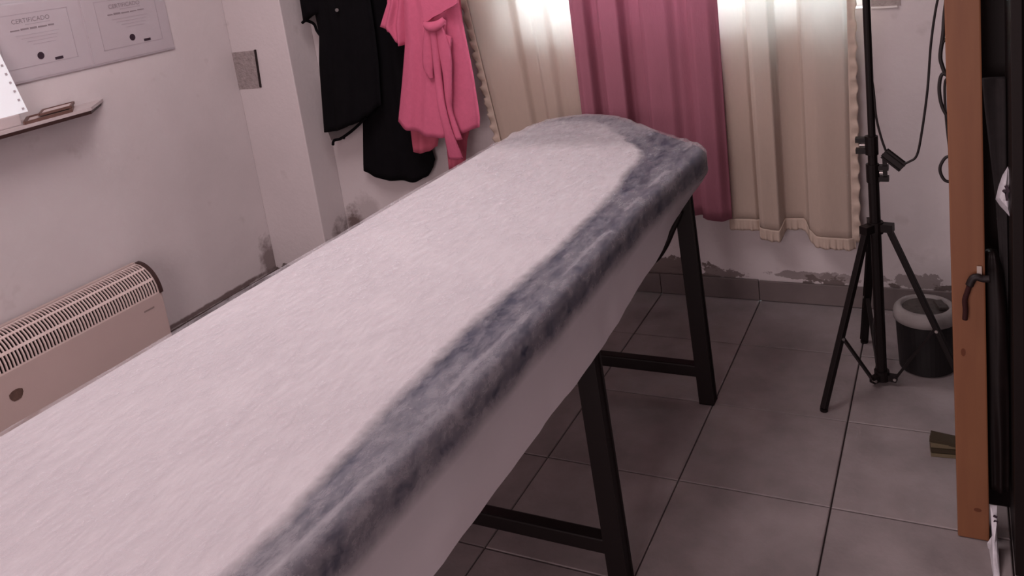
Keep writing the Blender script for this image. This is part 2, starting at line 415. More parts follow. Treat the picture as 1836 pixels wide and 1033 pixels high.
# thin non-woven sheet
M_sheet = bpy.data.materials.new('thin_nonwoven_sheet'); M_sheet.use_nodes = True; N = M_sheet.node_tree; n = N.nodes; L = N.links; b = n['Principled BSDF']
b.inputs['Base Color'].default_value = (0.64, 0.615, 0.65, 1); b.inputs['Roughness'].default_value = 0.8; b.inputs['Specular IOR Level'].default_value = 0.2
geo = n.new('ShaderNodeNewGeometry'); mp = n.new('ShaderNodeMapping'); mp.inputs['Rotation'].default_value = (0, 0, .9); mp.inputs['Scale'].default_value = (1, .42, .5); L.new(geo.outputs['Position'], mp.inputs['Vector'])
no = n.new('ShaderNodeTexNoise'); no.inputs['Scale'].default_value = 48; no.inputs['Detail'].default_value = 10; no.inputs['Roughness'].default_value = 0.78; no.inputs['Distortion'].default_value = .25; L.new(mp.outputs[0], no.inputs['Vector'])
no2 = n.new('ShaderNodeTexNoise'); no2.inputs['Scale'].default_value = 5; no2.inputs['Detail'].default_value = 3; L.new(geo.outputs['Position'], no2.inputs['Vector'])
sm = n.new('ShaderNodeMath'); sm.operation = 'MULTIPLY_ADD'; L.new(no.outputs['Fac'], sm.inputs[0]); sm.inputs[1].default_value = 2.2; L.new(no2.outputs['Fac'], sm.inputs[2])
mr = n.new('ShaderNodeMapRange'); mr.inputs['From Min'].default_value = 1.30; mr.inputs['From Max'].default_value = 2.05; mr.inputs['To Min'].default_value = 0.99; mr.inputs['To Max'].default_value = 0.52; L.new(sm.outputs[0], mr.inputs['Value'])
at_n = n.new('ShaderNodeAttribute'); at_n.attribute_name = 'thin'
ml = n.new('ShaderNodeMath'); ml.operation = 'MULTIPLY'; L.new(mr.outputs[0], ml.inputs[0]); L.new(at_n.outputs['Fac'], ml.inputs[1])
tl = n.new('ShaderNodeBsdfTranslucent'); tl.inputs['Color'].default_value = (0.84, 0.78, 0.80, 1)
m1 = n.new('ShaderNodeMixShader'); m1.inputs[0].default_value = 0.3; L.new(b.outputs[0], m1.inputs[1]); L.new(tl.outputs[0], m1.inputs[2])
tb = n.new('ShaderNodeBsdfTransparent'); m2 = n.new('ShaderNodeMixShader'); L.new(ml.outputs[0], m2.inputs[0]); L.new(m1.outputs[0], m2.inputs[1]); L.new(tb.outputs[0], m2.inputs[2])
L.new(m2.outputs[0], n['Material Output'].inputs['Surface'])
bp = n.new('ShaderNodeBump'); bp.inputs['Strength'].default_value = 0.12; bp.inputs['Distance'].default_value = 0.003; L.new(no.outputs['Fac'], bp.inputs['Height']); L.new(bp.outputs[0], b.inputs['Normal'])
def wr(x, y, xl, xr):
    e = max(0, min(1, (y - .4) / 1.2)); r_ = max(0, min(1, (x - .62) / .3))
    z = .010 * nz(x * 1.6, y * .9, 2) * (1 - r_) + .004 * nz(x * 6, y * 5, 4) * (1 - .4 * r_)
    z += e * (.014 * nz(x * 3.2 + y * 1.5, y * 7 - x * 2, 6) + .008 * nz(x * 9, y * 13, 8))
    z += r_ * .008 * nz(x * 9, y * 7, 5) + max(0, min(1, (y - .3) / .5)) * max(0, min(1, (x - .3) / .4)) * .016 * nz(x * 11 - y * 5, y * 9 + x * 4, 15)
    return max(z, -.004) + .004
def hemf(p, nn):
    base = interp([(YN, 1.53), (-1.0, 1.55), (-.1, 1.63), (.6, 1.73), (1.1, 1.78), (2.4, 1.80)], p.y)
    return base + .012 * nz(p.x * 3, p.y * 4, 1)
sv, sf = bed_shell(0.0, ZT, 1.55, .045, wr, hem=hemf, tuck=.11)
sheet = obj('bed_sheet', (sv, sf), M_sheet, base=(0, -1.9, 1.53), smooth=True)
atr = sheet.data.attributes.new('thin', 'FLOAT', 'POINT')
for k, v in enumerate(sv):
    t = 1.0
    zz = v.z
    lim = 1.885 + .025 * nz(v.y * 3, v.x * 3, 7)
    if zz < lim + .03: t = max(.04, min(1, (zz - (lim - .05)) / .08))
    if zz > 1.99 and v.x > .78: t *= lerp(1, .90, min(1, (v.x - .78) / .07))
    if zz > 1.97 and nz(v.y * 1.7, 3.0, 1) > -.05: t *= 1 - .38 * max(0, 1 - abs(v.x - .925 - .02 * nz(v.y * 2.5, 8.0, 2)) / .022)
    if v.y > 1.25 and v.x < .5: t *= lerp(1, .72, min(1, (v.y - 1.25) / .4))
    atr.data[k].value = t
tag(sheet, 'thin white disposable sheet fitted over the treatment table, dark blue showing through its edge', 'bed sheet')

# ---------------------------------------------------------------- curtains
def curtain(name, mat_, x_top, x_bot, z0f, ztop, prof, yc, label, group, nx=140, nzr=46, thick=.012, base=None):
    """x_top/x_bot = (left, right); prof = (u, depth) folds, positive towards the room; z0f(u) = hem height"""
    front = []; F = []
    for r in range(nzr + 1):
        v = r / nzr
        for c in range(nx + 1):
            u = c / nx; zb = z0f(u); z = lerp(ztop, zb, v)
            t = (ztop - z) / (ztop - 0.8)
            x = lerp(lerp(x_top[0], x_top[1], u), lerp(x_bot[0], x_bot[1], u), t)
            d = interp(prof, u) * lerp(.75, 1.1, t) + .003 * nz(u * 9, z * .8, 3)
            front.append(Vector((x, yc - d, z)))
    m = nx + 1
    for r in range(nzr):
        for c in range(nx): F.append((r * m + c, r * m + c + 1, (r + 1) * m + c + 1, (r + 1) * m + c))
    k = len(front); back = [p + Vector((0, thick, 0)) for p in front]
    V = front + back; F2 = F + [tuple(i + k for i in f[::-1]) for f in F]
    for c in range(nx):
        F2.append((c, c + k, c + 1 + k, c + 1)); q = nzr * m + c; F2.append((q, q + 1, q + 1 + k, q + k))
    for r in range(nzr):
        a = r * m; F2.append((a, a + m, a + m + k, a + k)); a += nx; F2.append((a, a + k, a + m + k, a + m))
    root = thing(name, base, label, 'curtain', group)
    o = obj('cloth', (V, F2), mat_, parent=root, smooth=True)
    return root, front, m, nzr
def cloth_mat(name, col, tcol, trans, rough=.9):
    m = mat(name, col, rough=rough, spec=.1, var=.06, vscale=90, bump=.15, bscale=300, stretch=(1, 1, .25), trans=trans)
    for nd in m.node_tree.nodes:
        if nd.type == 'BSDF_TRANSLUCENT':
            for l in list(nd.inputs['Color'].links): m.node_tree.links.remove(l)
            nd.inputs['Color'].default_value = (*tcol, 1)
    return m
M_cream = cloth_mat('cream_voile', (0.56, 0.44, 0.37), (0.80, 0.80, 0.78), 0.40)
M_lace = cloth_mat('cream_lace', (0.60, 0.485, 0.41), (0.8, 0.74, 0.67), 0.30)
M_pinkc = cloth_mat('pink_satin_curtain', (0.34, 0.13, 0.175), (0.60, 0.30, 0.38), 0.16, rough=.7)
ZTOP = 6.15
def ruffle(parent, line, n, w, amp, freq, m, name='ruffle', wobble=.25):
    """gathered strip: line(t) -> point, direction n across the strip"""
    V = []; F = []; K = 180; Q = 6
    for k in range(K + 1):
        t = k / K; p = line(t)
        for q in range(Q + 1):
            s = q / Q; a = amp * s * (math.sin(freq * t * 6.283 + 1.3 * math.sin(t * 37)) + .5 * math.sin(freq * 2.3 * t * 6.283))
            wob = 1 + wobble * math.sin(freq * .7 * t * 6.283)
            V.append(p + Vector(n) * w * s * wob + Vector((0, -abs(amp) * .4 - a, .5 * a if abs(n[2]) < .5 else 0)))
    for k in range(K):
        for q in range(Q): i = k * (Q + 1) + q; F.append((i, i + 1, i + Q + 2, i + Q + 1))
    o = obj(name, (V, F), m, parent=parent, smooth=True)
    md = o.modifiers.new('thickness', 'SOLIDIFY'); md.thickness = .0012
    return o
CG = 'curtains across the window'
YCUR = 2.80
# left cream panel
P1 = [(0, .0), (.10, .03), (.28, .05), (.40, .06), (.46, -.02), (.56, -.01), (.62, .05), (.70, .06), (.76, .0), (.84, .04), (.92, .05), (1, .0)]
c1, fr, m_, nr = curtain('curtain', M_cream, (-2.10, -.50), (-1.50, -.55), lambda u: .86 + .02 * math.sin(u * 25), ZTOP, [(u, d * .7) for u, d in P1], YCUR, 'cream curtain with a ruffled left edge, beside the pink clothes', CG, base=(-1.1, YCUR, .85))
def edgeL(fr=fr, m_=m_, nr=nr): return lambda t: fr[int(round(t * nr)) * m_] if True else None
def lin(pts):
    def f(t):
        s = t * (len(pts) - 1); i = min(int(s), len(pts) - 2); return pts[i].lerp(pts[i + 1], s - i)
    return f
ruffle(c1, lin([fr[r * m_] + Vector((.03, -.02, 0)) for r in range(nr + 1)]), (-1, 0, 0), .080, .028, 41, M_lace, 'ruffle', .12)
# right cream panel
P3 = [(0, .02), (.02, .035), (.22, .03), (.25, .0), (.262, .10), (.30, .125), (.42, .12), (.445, .06), (.46, .005), (.62, -.005), (.635, .02), (.66, .09), (.75, .115), (.94, .10), (1, .06)]
def hem3(u):
    return interp([(0, .86), (.20, .86), (.25, .85), (.27, .81), (.42, .79), (.46, .87), (.60, .87), (.65, .80), (.72, .745), (1, .73)], u)
c3, fr3, m3, nr3 = curtain('curtain', M_cream, (.80, 2.06), (.80, 1.93), hem3, ZTOP, P3, YCUR, 'cream curtain with ruffled hem, beside the black light stand', CG, base=(1.4, YCUR, .7))
bot = [fr3[nr3 * m3 + c] + Vector((0, -.01, .045)) for c in range(m3)]
ruffle(c3, lin(bot), (0, 0, -1), .115, .006, 17, M_lace, 'hem_ruffle', .04)
ruffle(c3, lin([fr3[r * m3 + m3 - 1] + Vector((-.03, -.01, 0)) for r in range(nr3 + 1)]), (1, 0, 0), .070, .022, 43, M_lace, 'ruffle', .12)
# pink panel between them
P2 = [(0, .06), (.05, .09), (.10, .08), (.14, .0), (.17, -.01), (.195, .06), (.22, .09), (.34, .085), (.375, .0), (.40, -.015), (.475, -.01), (.495, .07), (.53, .095), (.66, .085), (.73, .05), (.80, .03), (.815, .08), (.85, .10), (.94, .09), (1, .04)]
c2, fr2, m2_, nr2 = curtain('curtain', M_pinkc, (-.56, .90), (-.56, .84), lambda u: .93 + .015 * math.sin(u * 18), ZTOP, [(u, d * 1.5) for u, d in P2], YCUR - .03, 'pink curtain between the two cream curtains', CG, base=(.15, YCUR, .9))
rod = thing('curtain_rod', (.0, YCUR + .02, 6.1), 'thin metal rod that the window curtains hang from', 'curtain rod')
M_rod = mat('brushed_metal', (.5, .48, .46), rough=.35, metal=1)
obj('pole', tube(bmesh.new(), [(-2.3, YCUR + .0, 6.2), (2.3, YCUR + .0, 6.2)], .035, 14), M_rod, parent=rod, smooth=True)
for x in (-2.3, 2.3): obj('bracket', beam(bmesh.new(), (x * .98, YCUR, 6.2), (x * .98, YB, 6.2), .05, .05), M_rod, parent=rod)

# ---------------------------------------------------------------- clothes on the wall hooks
def garment(rows, hem, yc, dep, folds, nx=44, nr=40, back=.02, seed=0):
    """rows = (z, xl, xr) from top down; hem = (u, z); closed shell hanging near the wall"""
    zt = rows[0][0]; XL = [(-z, a) for z, a, b in rows]; XR_ = [(-z, b) for z, a, b in rows]
    V = []; F = []
    for side in (0, 1):
        for r in range(nr + 1):
            v = r / nr
            for c in range(nx + 1):
                u = c / nx; z = lerp(zt, interp(hem, u), v)
                x = lerp(interp(XL, -z, False), interp(XR_, -z, False), u)
                bul = math.sin(math.pi * u) ** .45
                if side == 0:
                    f = sum(a * math.sin(k * u * 6.283 + ph + v * sh) for a, k, ph, sh in folds)
                    y = yc - bul * (dep + f * lerp(.3, 1, v) + .02 * nz(u * 3 + seed, z * 1.5, seed))
                else: y = yc + bul * back
                V.append(Vector((x, y, z)))
    m = nx + 1; k = m * (nr + 1)
    for r in range(nr):
        for c in range(nx):
            a = r * m + c; F.append((a, a + 1, a + m + 1, a + m)); F.append((a + k, a + m + k, a + m + 1 + k, a + 1 + k))
    for c in range(nx):
        F.append((c, c + k, c + 1 + k, c + 1)); q = nr * m + c; F.append((q, q + 1, q + 1 + k, q + k))
    for r in range(nr):
        a = r * m; F.append((a, a + m, a + m + k, a + k)); a += nx; F.append((a, a + k, a + m + k, a + m))
    return V, F
def px(rows, yc):   # rows of (pixel left, pixel right) -> (z, xl, xr)
    out = []
    for (x0, y0), (x1, y1) in rows:
        a, b = at(x0, y0, 1, yc), at(x1, y1, 1, yc); out.append(((a.z + b.z) / 2, a.x, b.x))
    return out
M_blk = mat('black_cotton', (0.0055, 0.005, 0.006), rough=.95, spec=.06, var=.2, vscale=20)
M_lin = mat('grey_satin_lining', (0.13, 0.115, 0.115), rough=.6, var=.2, vscale=20)
M_pk = mat('pink_cotton', (0.56, 0.125, 0.215), rough=.9, spec=.1, var=.08, vscale=60, bump=.1, bscale=200)
M_pk2 = mat('deeper_pink_cotton', (0.46, 0.10, 0.15), rough=.9, spec=.1, var=.08, vscale=60)
def hook(x, z, y):
    h = thing('wall_hook', (x, YB, z), '', 'hook', 'hooks on the back wall')
    obj('plate', nbox(x - .06, x + .06, YB - .02, YB, z - .1, z + .1, bev=.006), M_rod, parent=h)
    obj('prong', tube(bmesh.new(), spline([(x, YB - .01, z), (x, y, z - .05), (x, y - .04, z + .04)], 5), .022, 8), M_rod, parent=h, smooth=True)
    return h
ZH = 4.55
# short black jacket, grey lining showing at hem and cuff
yj = 2.66
jk = thing('black_jacket', (-3.5, yj, 1.9), 'short black jacket with grey lining showing at its slanting hem, leftmost garment', 'jacket', 'clothes on the wall')
hl, hm, hr = at(581, 236, 1, yj), at(618, 226, 1, yj), at(658, 205, 1, yj)
rows = [(ZH, -3.42, -3.10), (4.3, -3.55, -2.92), (3.7, -3.66, -2.86), (3.0, -3.64, -2.88), (at(574, 115, 1, yj).z, at(574, 115, 1, yj).x, -2.9), (at(582, 210, 1, yj).z, at(581, 210, 1, yj).x, -2.98), (hl.z - .1, hl.x, -3.05)]
rows = [r for r in rows]
obj('body', garment(rows, [(0, hl.z), (.25, hl.z + .02), (.6, hm.z + .04), (.8, hr.z), (1, hr.z + .1)], yj, .12, [(.025, 2, .5, 1), (.012, 5, 1, 2)], seed=1), M_blk, parent=jk, smooth=True)
lp = [at(588, 236, 1, yj + .03), at(594, 252, 1, yj + .03), at(612, 246, 1, yj + .03), at(634, 230, 1, yj + .03), at(657, 209, 1, yj + .03), at(655, 195, 1, yj + .03), at(620, 205, 1, yj + .03), at(590, 215, 1, yj + .03)]
obj('lining', outline_plate(lp, (0, 1, 0), .02), M_lin, parent=jk)
hem_l = spline([at(597, 260, 1, yj + .03), at(599, 252, 1, yj + .03), at(612, 248, 1, yj + .03), at(634, 232, 1, yj + .03), at(657, 210, 1, yj + .03)], 6)
obj('hem', tube(bmesh.new(), hem_l, .017, 8), M_blk, parent=jk, smooth=True)
fl = [at(608, 248, 1, yj + .04), at(620, 241, 1, yj + .04), at(617, 250, 1, yj + .04)]
obj('hem_flap', outline_plate(fl, (0, 1, 0), .015), M_blk, parent=jk)
ys_ = 2.64
a0, a1 = at(545, 30, 1, ys_), at(588, 25, 1, ys_)
obj('sleeve', garment([(4.25, -3.62, -3.35), (3.7, a0.x + .02, -3.40), (a0.z, a0.x, a1.x), (a0.z - .3, a0.x - .02, a1.x)], [(0, at(543, 38, 1, ys_).z), (.5, at(565, 26, 1, ys_).z), (1, at(588, 20, 1, ys_).z)], ys_, .10, [(.015, 2, 0, 1)], nx=24, nr=16, seed=2), M_blk, parent=jk, smooth=True)
cp = [at(546, 33, 1, ys_ + .02), at(562, 41, 1, ys_ + .02), at(568, 52, 1, ys_ + .02), at(574, 62, 1, ys_ + .02), at(583, 43, 1, ys_ + .02), at(590, 22, 1, ys_ + .02), at(570, 15, 1, ys_ + .02), at(548, 18, 1, ys_ + .02)]
obj('cuff_lining', outline_plate(cp, (0, 1, 0), .02), M_lin, parent=jk)
cf = spline([at(542, 41, 1, ys_ + .02), at(549, 37, 1, ys_ + .02), at(563, 43, 1, ys_ + .02), at(568, 54, 1, ys_ + .02), at(574, 63, 1, ys_ + .02)], 5)
obj('cuff', tube(bmesh.new(), cf, .018, 8), M_blk, parent=jk, smooth=True)
obj('snap', tube(bmesh.new(), [at(604, 18, 1, ys_ - .13), at(604, 18, 1, ys_ - .17)], .02, 10), M_lin, parent=jk)
# long black garment
yd = 2.83
rows = px([((632, 0), (722, 0)), ((640, 100), (735, 100)), ((650, 208), (755, 208)), ((653, 305), (782, 285)), ((653, 330), (776, 330))], yd)
rows = [(ZH, -3.05, -2.75), (4.2, -3.25, -2.55)] + rows
hb = [at(653, 306, 1, yd), at(680, 315, 1, yd), at(710, 321, 1, yd), at(755, 324, 1, yd), at(772, 318, 1, yd), at(783, 286, 1, yd)]
dr = obj('black_robe', garment(rows, [(0, hb[0].z), (.2, hb[1].z), (.45, hb[2].z), (.78, hb[3].z), (.9, hb[4].z + .01), (1, hb[5].z)], yd, .07, [(.02, 2, 2, 1.5), (.012, 4, 0, 2)], seed=3), M_blk, base=(-2.95, yd, 1.24), smooth=True)
tag(dr, 'long plain black garment hanging between black jacket and pink tunic', 'garment', 'clothes on the wall')
# pink trousers behind the tunic
yt = 2.64
tr = thing('pink_trousers', (-2.3, yt, 1.4), 'deeper pink trousers hanging below and behind the pink tunic', 'trousers', 'clothes on the wall')
def leg(pl, hemz, name='trouser_leg', s=0): obj(name, garment(px(pl, yt), hemz, yt, .06, [(.012, 2, 1, 1)], nx=22, nr=24, seed=s), M_pk2, parent=tr, smooth=True)
leg([((740, 0), (790, 0)), ((734, 215), (792, 215)), ((742, 272), (783, 262))], [(0, at(742, 271, 1, yt).z), (.3, at(752, 273, 1, yt).z), (.7, at(770, 270, 1, yt).z), (1, at(784, 262, 1, yt).z)], s=4)
leg([((790, 0), (826, 0)), ((797, 215), (848, 215)), ((800, 250), (838, 250)), ((806, 305), (834, 300))], [(0, at(806, 303, 1, yt).z), (1, at(834, 298, 1, yt).z)], s=5)
# pink tunic with short sleeve, front flap and tie
yk = 2.54
tn = thing('pink_tunic', (-2.2, yk, 1.8), 'bright pink tunic with tied sash and short sleeve, beside the black garments', 'tunic', 'clothes on the wall')
rows = px([((722, 0), (822, 0)), ((727, 80), (838, 80)), ((722, 140), (850, 140)), ((716, 216), (860, 205)), ((712, 240), (860, 240))], yk)
rows = [(ZH, -2.45, -2.05), (4.2, -2.60, -1.86)] + rows
th = [at(716, 216, 1, yk), at(745, 230, 1, yk), at(785, 240, 1, yk), at(800, 241, 1, yk), at(830, 237, 1, yk), at(858, 228, 1, yk)]
obj('body', garment(rows, [(0, th[0].z), (.2, th[1].z), (.5, th[2].z), (.6, th[3].z), (.8, th[4].z), (1, th[5].z)], yk, .13, [(.022, 1.5, 1, .6), (.014, 4, 2, 1.5)], nx=60, nr=50, seed=6), M_pk, parent=tn, smooth=True)
ysl = yk - .03
rows = px([((697, 0), (732, 0)), ((683, 45), (730, 45)), ((700, 82), (728, 82))], ysl); rows = [(4.0, -2.75, -2.4)] + rows
sh = [at(683, 47, 1, ysl), at(704, 55, 1, ysl), at(712, 76, 1, ysl), at(718, 81, 1, ysl), at(727, 80, 1, ysl)]
obj('sleeve', garment(rows, [(0, sh[0].z), (.42, sh[1].z), (.58, sh[2].z), (.75, sh[3].z), (1, sh[4].z)], ysl, .07, [(.025, 2.5, 1, .5)], nx=36, nr=24, seed=7), M_pk, parent=tn, smooth=True)
yf = yk - .20
fp = [(753, -60), (754, 0), (758, 22), (761, 39), (767, 38), (776, 31), (790, 24), (800, 17), (812, 11), (819, 6), (822, -60)]
obj('front_flap', outline_plate([at(x, y, 1, yf) for x, y in fp], (0, 1, 0), .035), M_pk, parent=tn)
kn = spline([at(762, 42, 1, yf + .02), at(768, 47, 1, yf - .01), at(778, 48, 1, yf - .02), at(788, 43, 1, yf - .01), at(796, 34, 1, yf + .02)], 5)
obj('sash_knot', tube(bmesh.new(), kn, [.025 + .03 * math.sin(math.pi * k / (len(kn) - 1)) for k in range(len(kn))], 10), M_pk, parent=tn, smooth=True)
def strand(pts, w, name='sash_end', y=yf):
    """flat hanging strip with a rolled section"""
    P = spline([at(a, b, 1, y + c) for a, b, c in pts], 6); V = []; F = []; sg = 8; n_ = len(P)
    for k, p in enumerate(P):
        ww = interp(w, k / (n_ - 1))
        for q in range(sg):
            a = 2 * math.pi * q / sg; V.append(p + Vector((math.cos(a) * ww, math.sin(a) * .028, 0)))
    for k in range(n_ - 1):
        for q in range(sg): F.append((k * sg + q, k * sg + (q + 1) % sg, (k + 1) * sg + (q + 1) % sg, (k + 1) * sg + q))
    F.append(tuple(range(sg))); F.append(tuple(range((n_ - 1) * sg, n_ * sg)))
    obj(name, (V, F), M_pk, parent=tn, smooth=True)
strand([(776, 50, 0), (781, 90, .02), (786, 140, .03), (792, 190, .0), (803, 235, .0), (818, 285, .06)], [(0, .04), (.3, .045), (.75, .05), (1, .09)])
strand([(786, 46, .02), (796, 85, .03), (802, 130, .04), (804, 170, .04), (806, 200, .05), (822, 250, .05)], [(0, .05), (.25, .075), (.5, .05), (.8, .04), (1, .05)])
strand([(768, 50, .03), (767, 90, .04), (769, 125, .05), (774, 140, .06)], [(0, .05), (.5, .07), (1, .03)])
pk = [(797, 38), (796, 62), (808, 68), (806, 92), (802, 120), (790, 80), (788, 50)]
obj('side_fold', outline_plate([at(x, y, 1, yf + .03) for x, y in pk], (0, 1, 0), .03), M_pk, parent=tn)
for x, y, lb in ((-3.26, yj, 'metal wall hook carrying the black jacket'), (-2.90, yd, 'metal wall hook carrying the long black garment'), (-2.25, yk, 'metal wall hook carrying the pink tunic and trousers')):
    h = hook(x, ZH + .02, y + .06); h['label'] = lb

# ---------------------------------------------------------------- left wall: certificates, shelf, heater
M_plas = mat('clear_plastic_sleeve', (0.47, 0.42, 0.445), rough=.22, spec=.5, var=.06, vscale=4)
M_ink = mat('grey_print', (0.25, 0.21, 0.225), rough=.6)
M_ink2 = mat('dark_print', (0.035, 0.02, 0.03), rough=.6)
M_line = mat('faint_print', (0.37, 0.325, 0.345), rough=.6)
XC = XW + .012
cy0 = at(45, 152, 0, XC); cy1 = at(313, 84, 0, XC)
ZB = (cy0.z + cy1.z) / 2 ; ZTc = 5.0
cs = thing('certificate_sheet', (XW, (cy0.y + cy1.y) / 2, ZB), 'large clear plastic sleeve of printed certificates pinned to the left wall', 'certificates')
obj('sleeve', nbox(XW + .001, XC, -1.6, cy1.y, ZB, ZTc, bev=.003), M_plas, parent=cs)
obj('sleeve_edge', nbox(XC, XC + .006, -1.6, cy1.y, ZB + .0, ZB + .012), M_line, parent=cs)
M_paper = mat('certificate_paper', (0.46, 0.41, 0.435), rough=.7, var=.05, vscale=9)
def text_mesh(body, size):
    cu = bpy.data.curves.new('t', 'FONT'); cu.body = body; cu.size = size; cu.align_x = 'CENTER'; cu.extrude = 0.0
    to = bpy.data.objects.new('t', cu); C.objects.link(to); dg = bpy.context.evaluated_depsgraph_get(); dg.update()
    me = bpy.data.meshes.new_from_object(to.evaluated_get(dg)); bpy.data.objects.remove(to); return me
def cert(y0, y1, z0, z1, b0, b1, k0, k1):
    """one certificate: paper y0..y1 x z0..z1, printed border b0..b1 x k0..k1, lines of print, seal, stamp"""
    x = XC + .004; h = k1 - k0
    p = obj('certificate', nbox(XC, x, y0, y1, z0, z1), M_paper, parent=cs)
    bm = bmesh.new(); bw = .006
    for (a, b, c, d) in ((b0, b1, k0, k0 + bw), (b0, b1, k1 - bw, k1), (b0, b0 + bw, k0, k1), (b1 - bw, b1, k0, k1)): box(bm, x, x + .002, a, b, c, d)
    obj('border', bm, M_line, parent=p)
    ym = (b0 + b1) / 2
    me = text_mesh('CERTIFICADO', .058)
    for v in me.vertices: v.co = Vector((x + .003, ym - .02 + v.co.x * 1.05, k1 - .085 + v.co.y))
    me.materials.append(M_ink); link('heading', me, p)
    obj('subheading', nbox(x, x + .002, ym - .08, ym + .17, k1 - .108, k1 - .101), M_line, parent=p)
    nm = bmesh.new(); yy = ym - .24
    while yy < ym + .21:
        l = random.uniform(.06, .12); box(nm, x, x + .002, yy, min(yy + l, ym + .21), k1 - .150 + random.uniform(-.003, .003), k1 - .138 + random.uniform(-.003, .004)); yy += l + .012
    obj('name_line', nm, M_ink, parent=p)
    for q in range(4): obj('text_line', nbox(x, x + .002, ym - .2 + .05 * q, ym + .24 - .02 * q, k1 - .20 - .032 * q, k1 - .196 - .032 * q), M_line, parent=p)
    bm = bmesh.new(); bmesh.ops.create_cone(bm, cap_ends=True, segments=24, radius1=.034, radius2=.034, depth=.003)
    for v in bm.verts: v.co = Vector((x + .002 + v.co.z, ym - .008 + v.co.x, k0 + .082 + v.co.y))
    obj('seal', bm, M_ink2, parent=p)
    obj('stamp', nbox(x, x + .003, ym + .128, ym + .212, k0 + .016, k0 + .042), M_ink2, parent=p)
bl1, br0, br1 = at(129, 56, 0, XC).y, at(176, 46, 0, XC).y, at(284, 35, 0, XC).y
kb = at(290, 70, 0, XC).z; kt = at(118, 12, 0, XC).z; mid = at(152, 50, 0, XC).y; ww = br1 - br0
for dz in (0, kt - kb + .22):
    cert(mid + .012, cy1.y - .01, ZB + .02 + dz, kt + .09 + dz, br0, br1, kb + dz, kt + dz)
    cert(mid - 1.03, mid - .012, ZB + .02 + dz, kt + .09 + dz, bl1 - ww, bl1, kb + dz, kt + dz)
# shelf
M_shelf = mat('pale_laminate', (0.50, 0.43, 0.43), rough=.4, var=.08, vscale=8)
M_shelfd = mat('dark_shelf_edge', (0.035, 0.015, 0.013), rough=.5)
XS = XW + .36
e0 = at(0, 249, 0, XS); e1 = at(163, 205, 0, XS); ZS = (e0.z + e1.z) / 2
eb = at(191, 195, 0, XW + .02)
sh_ = thing('wall_shelf', (XW, -1.0, ZS), 'narrow pale wall shelf with a dark front edge, under the certificates', 'shelf')
bm = outline_plate([Vector((XW, -2.6, ZS + .03)), Vector((XS, -2.6, ZS + .03)), Vector((XS, e1.y + .02, ZS + .03)), Vector((XW, eb.y, ZS + .03))], (0, 0, 1), .03)
obj('board', bm, M_shelf, parent=sh_)
obj('edge_strip', outline_plate([Vector((XW, -2.6, ZS)), Vector((XS + .012, -2.6, ZS)), Vector((XS + .012, e1.y + .0, ZS)), Vector((XW, eb.y - .03, ZS))], (0, 0, 1), .03), M_shelfd, parent=sh_)
for y in (-2.0, -.9): obj('bracket', beam(bmesh.new(), (XW + .02, y, ZS - .2), (XW + .26, y, ZS - .01), .03, .03), M_shelfd, parent=sh_)
# two small wooden frames lying on the shelf
M_wood = mat('brown_wood', (0.16, 0.085, 0.07), rough=.5, var=.3, vscale=20)
def frame_thing(pts, h, label, w=.026):
    """flat open picture frame lying on the shelf: corner points on the shelf, height h"""
    c = sum((Vector(p) for p in pts), Vector()) / 4
    r = thing('picture_frame', (c.x, c.y, pts[0][2]), label, 'picture frame', 'frames on the wall shelf')
    for k in range(4):
        a, b = Vector(pts[k]), Vector(pts[(k + 1) % 4]); up = Vector((0, 0, h / 2))
        obj('rail', beam(bmesh.new(), a + up, b + up, w, h), M_wood, parent=r)
    obj('backing', outline_plate([Vector(p) + Vector((0, 0, .004)) for p in pts], (0, 0, 1), .01), mat('pale_backing', (.55, .46, .45), rough=.6), parent=r)
zs = ZS + .06
frame_thing([(XW + .34, -.42, zs), (XW + .34, .04, zs), (XW + .06, .26, zs), (XW + .06, -.2, zs)], .028, 'larger brown wooden frame lying flat on the wall shelf')
frame_thing([(XW + .26, -.22, zs + .03), (XW + .26, .10, zs + .03), (XW + .03, .30, zs + .03), (XW + .03, -.02, zs + .03)], .022, 'smaller brown wooden frame resting on top of the larger one', .02)
bx = obj('flat_box', nbox(XW + .01, XW + .30, -1.6, -.42, zs, zs + .10, bev=.01), M_shelf, base=(XW + .15, -1.0, zs))
tag(bx, 'flat pale box lying on the wall shelf under the white card', 'box')
# white card with a perforated edge leaning on the wall
M_card = mat('bluish_white_card', (0.90, 0.97, 1.0), rough=.35, spec=.5)
zc = zs + .10
yE = at(50, 188, 0, XW + .30).y
cd = thing('white_card', (XW + .3, yE - .4, zc), 'bluish white card with a dotted edge leaning on the wall above the shelf', 'card')
A = Vector((XW + .28, yE, zc)); B = Vector((XW + .05, yE, zc + .66)); dv = (B - A)
nrm_ = Vector((dv.z, 0, -dv.x)).normalized()
obj('sheet', outline_plate([A, B, B + Vector((0, -.9, 0)), A + Vector((0, -.9, 0))], nrm_, -.012), M_card, parent=cd)
for k in range(8):
    p = A + dv * (.05 + .12 * k) + nrm_ * .004 + Vector((0, -.035, 0)); obj('hole', beam(bmesh.new(), p, p + nrm_ * .004, .018, .018), M_line, parent=cd)

